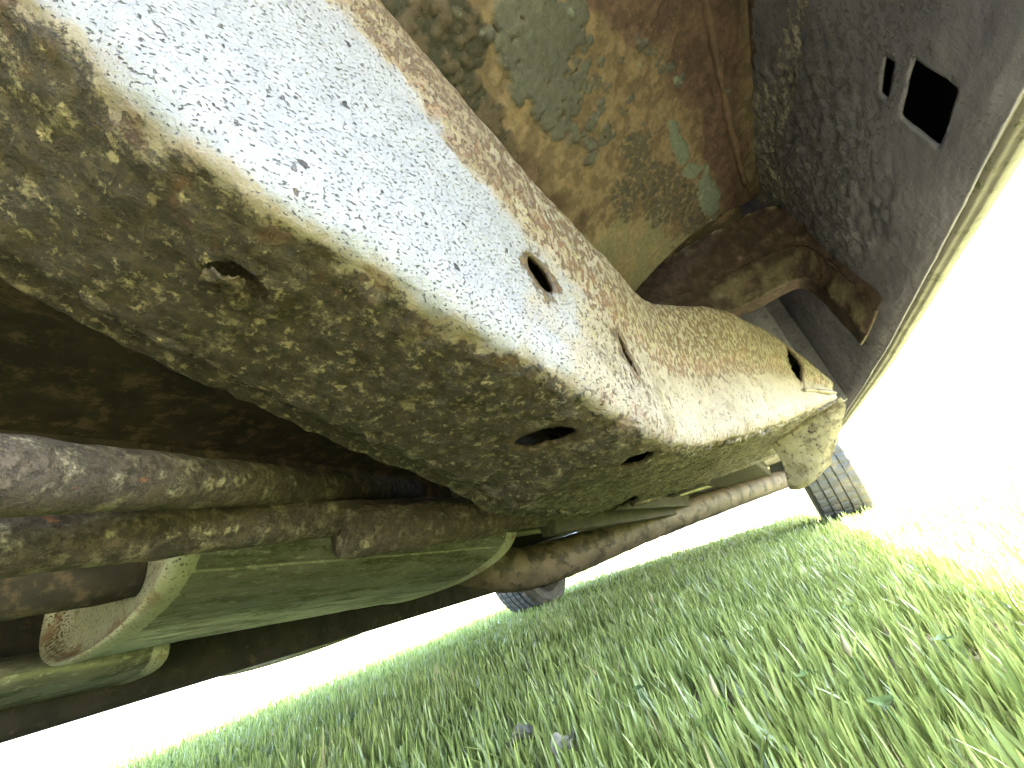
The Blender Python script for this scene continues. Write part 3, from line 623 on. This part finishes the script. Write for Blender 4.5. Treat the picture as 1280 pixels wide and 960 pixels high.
# ================================================================== small plants in the lawn
def leaflet(c, d, up, L_, wd, cup=.25, seg=7):
    """a rounded, slightly folded leaf from c along d"""
    d = nrm(d); sd = nrm(np.cross(d, up)); n_ = np.cross(sd, d); V, F_ = [], []
    for i in range(seg + 1):
        t = i / seg; ww = wd * math.sin(math.pi * min(1, .08 + t * .9)) ** .6
        for q in (-1, -.5, 0, .5, 1): V.append(c + d * L_ * t + sd * ww * q + n_ * (cup * ww * q * q - .15 * L_ * t * t))
    for i in range(seg):
        for k in range(4): a = i * 5 + k; F_.append((a, a + 1, a + 6, a + 5))
    return V, F_
def tinted(me, t):
    A_ = me.attributes.new('tint', 'FLOAT', 'POINT'); A_.data.foreach_set('value', np.full(len(me.vertices), t, np.float32)); return me
def clover(px, py, z, size, seed):
    r = np.random.default_rng(seed); p = atz(px, py, z)
    e = bpy.data.objects.new('clover_plant', None); col.objects.link(e); e.location = (p[0], p[1], 0)
    e['label'] = 'small clover with three rounded leaves standing among the grass blades'; e['category'] = 'clover'; e['group'] = 'clover plants in the lawn'
    top = np.array([0, 0, z])
    link('stem', tinted(closed_mesh(tube_g([(.006, .004, 0), (.002, .0, z * .6), top], .0009, 6, 8)), .6), M['clover'], e)
    a0 = r.uniform(0, 6.28)
    for k in range(3):
        a = a0 + k * 2.09; V, F_ = leaflet(top, np.array([math.cos(a), math.sin(a), .35]), _Z, size, size * .48)
        link('leaf', tinted(mesh(V, F_), r.uniform(.4, .8)), M['clover'], e)
for i, (px, py, z, sz) in enumerate(((798, 862, .05, .017), (740, 838, .045, .013), (1010, 845, .05, .018), (1105, 880, .05, .018), (620, 905, .045, .014), (940, 790, .05, .015), (1180, 800, .05, .016), (500, 900, .04, .014), (880, 905, .045, .016), (690, 880, .04, .014), (1060, 760, .048, .014), (830, 800, .048, .014))):
    clover(px, py, z * .62, sz * .55, i)
def crumpled(px, py, z, L_, lab, seed, ang):
    p = atz(px, py, z); a = math.radians(ang)
    V, F_ = leaflet(np.zeros(3), np.array([math.cos(a), math.sin(a), .3]), _Z, L_, L_ * .42, .9, 12)
    V = [v + np.array([noise.noise(Vector(v * 90) + Vector((seed, 0, 0))), noise.noise(Vector(v * 90) + Vector((0, seed, 0))), noise.noise(Vector(v * 90) + Vector((0, 0, seed)))]) * .006 for v in V]
    o = link('dry_leaf', mesh(V, F_), M['dry'], label=lab, cat='leaf'); o.location = p
crumpled(640, 935, .026, .032, 'ragged dry grey leaf lying flat in the grass', 1, 20)
crumpled(700, 945, .026, .026, 'curled pale grey dry leaf standing upright in the grass', 5, 80)
def stalk(px, py, z, seed):
    r = np.random.default_rng(seed); p = atz(px, py, z)
    e = bpy.data.objects.new('seed_stalk', None); col.objects.link(e); e.location = (p[0], p[1], 0)
    e['label'] = 'thin grass stalk with a small seed head above the lawn'; e['category'] = 'grass stalk'; e['group'] = 'seed stalks in the lawn'
    link('stem', tinted(closed_mesh(tube_g([(0, 0, 0), (.003, .002, z * .5), (.002, -.002, z)], .0010, 6, 8)), .5), M['clover'], e)
    g_ = tube_g([(.002, -.002, z - .012), (.002, -.002, z - .006), (.003, -.002, z + .004)], [.001, .003, .0008], 8, 10)
    link('seed_head', tinted(closed_mesh(g_), .96), M['clover'], e)
for i, (px, py, z) in enumerate(((425, 856, .075), (280, 884, .08), (812, 745, .07), (885, 850, .06), (1048, 800, .06), (545, 835, .07))): stalk(px, py, z, i)

for nm, lb in (('frame_rail', 'rust mottled frame rail with oval slots and a pitted side with pale sky glare painted in'), ('wheelhouse_panel', 'wheelhouse panel with peeling blue grey paint over brown rust'),
               ('quarter_panel', 'grey inner side panel with a square hole and a narrow slot'), ('outrigger_arm', 'maroon rusted bracket arm bent against the side panel'),
               ('muffler', 'ribbed oval muffler shell with a pale rust speckled end plate'), ('muffler.001', 'flatter second muffler shell near the far side of the car'),
               ('exhaust_pipe', 'long brown exhaust pipe running towards the front wheels')):
    if nm in bpy.data.objects: bpy.data.objects[nm]['label'] = lb
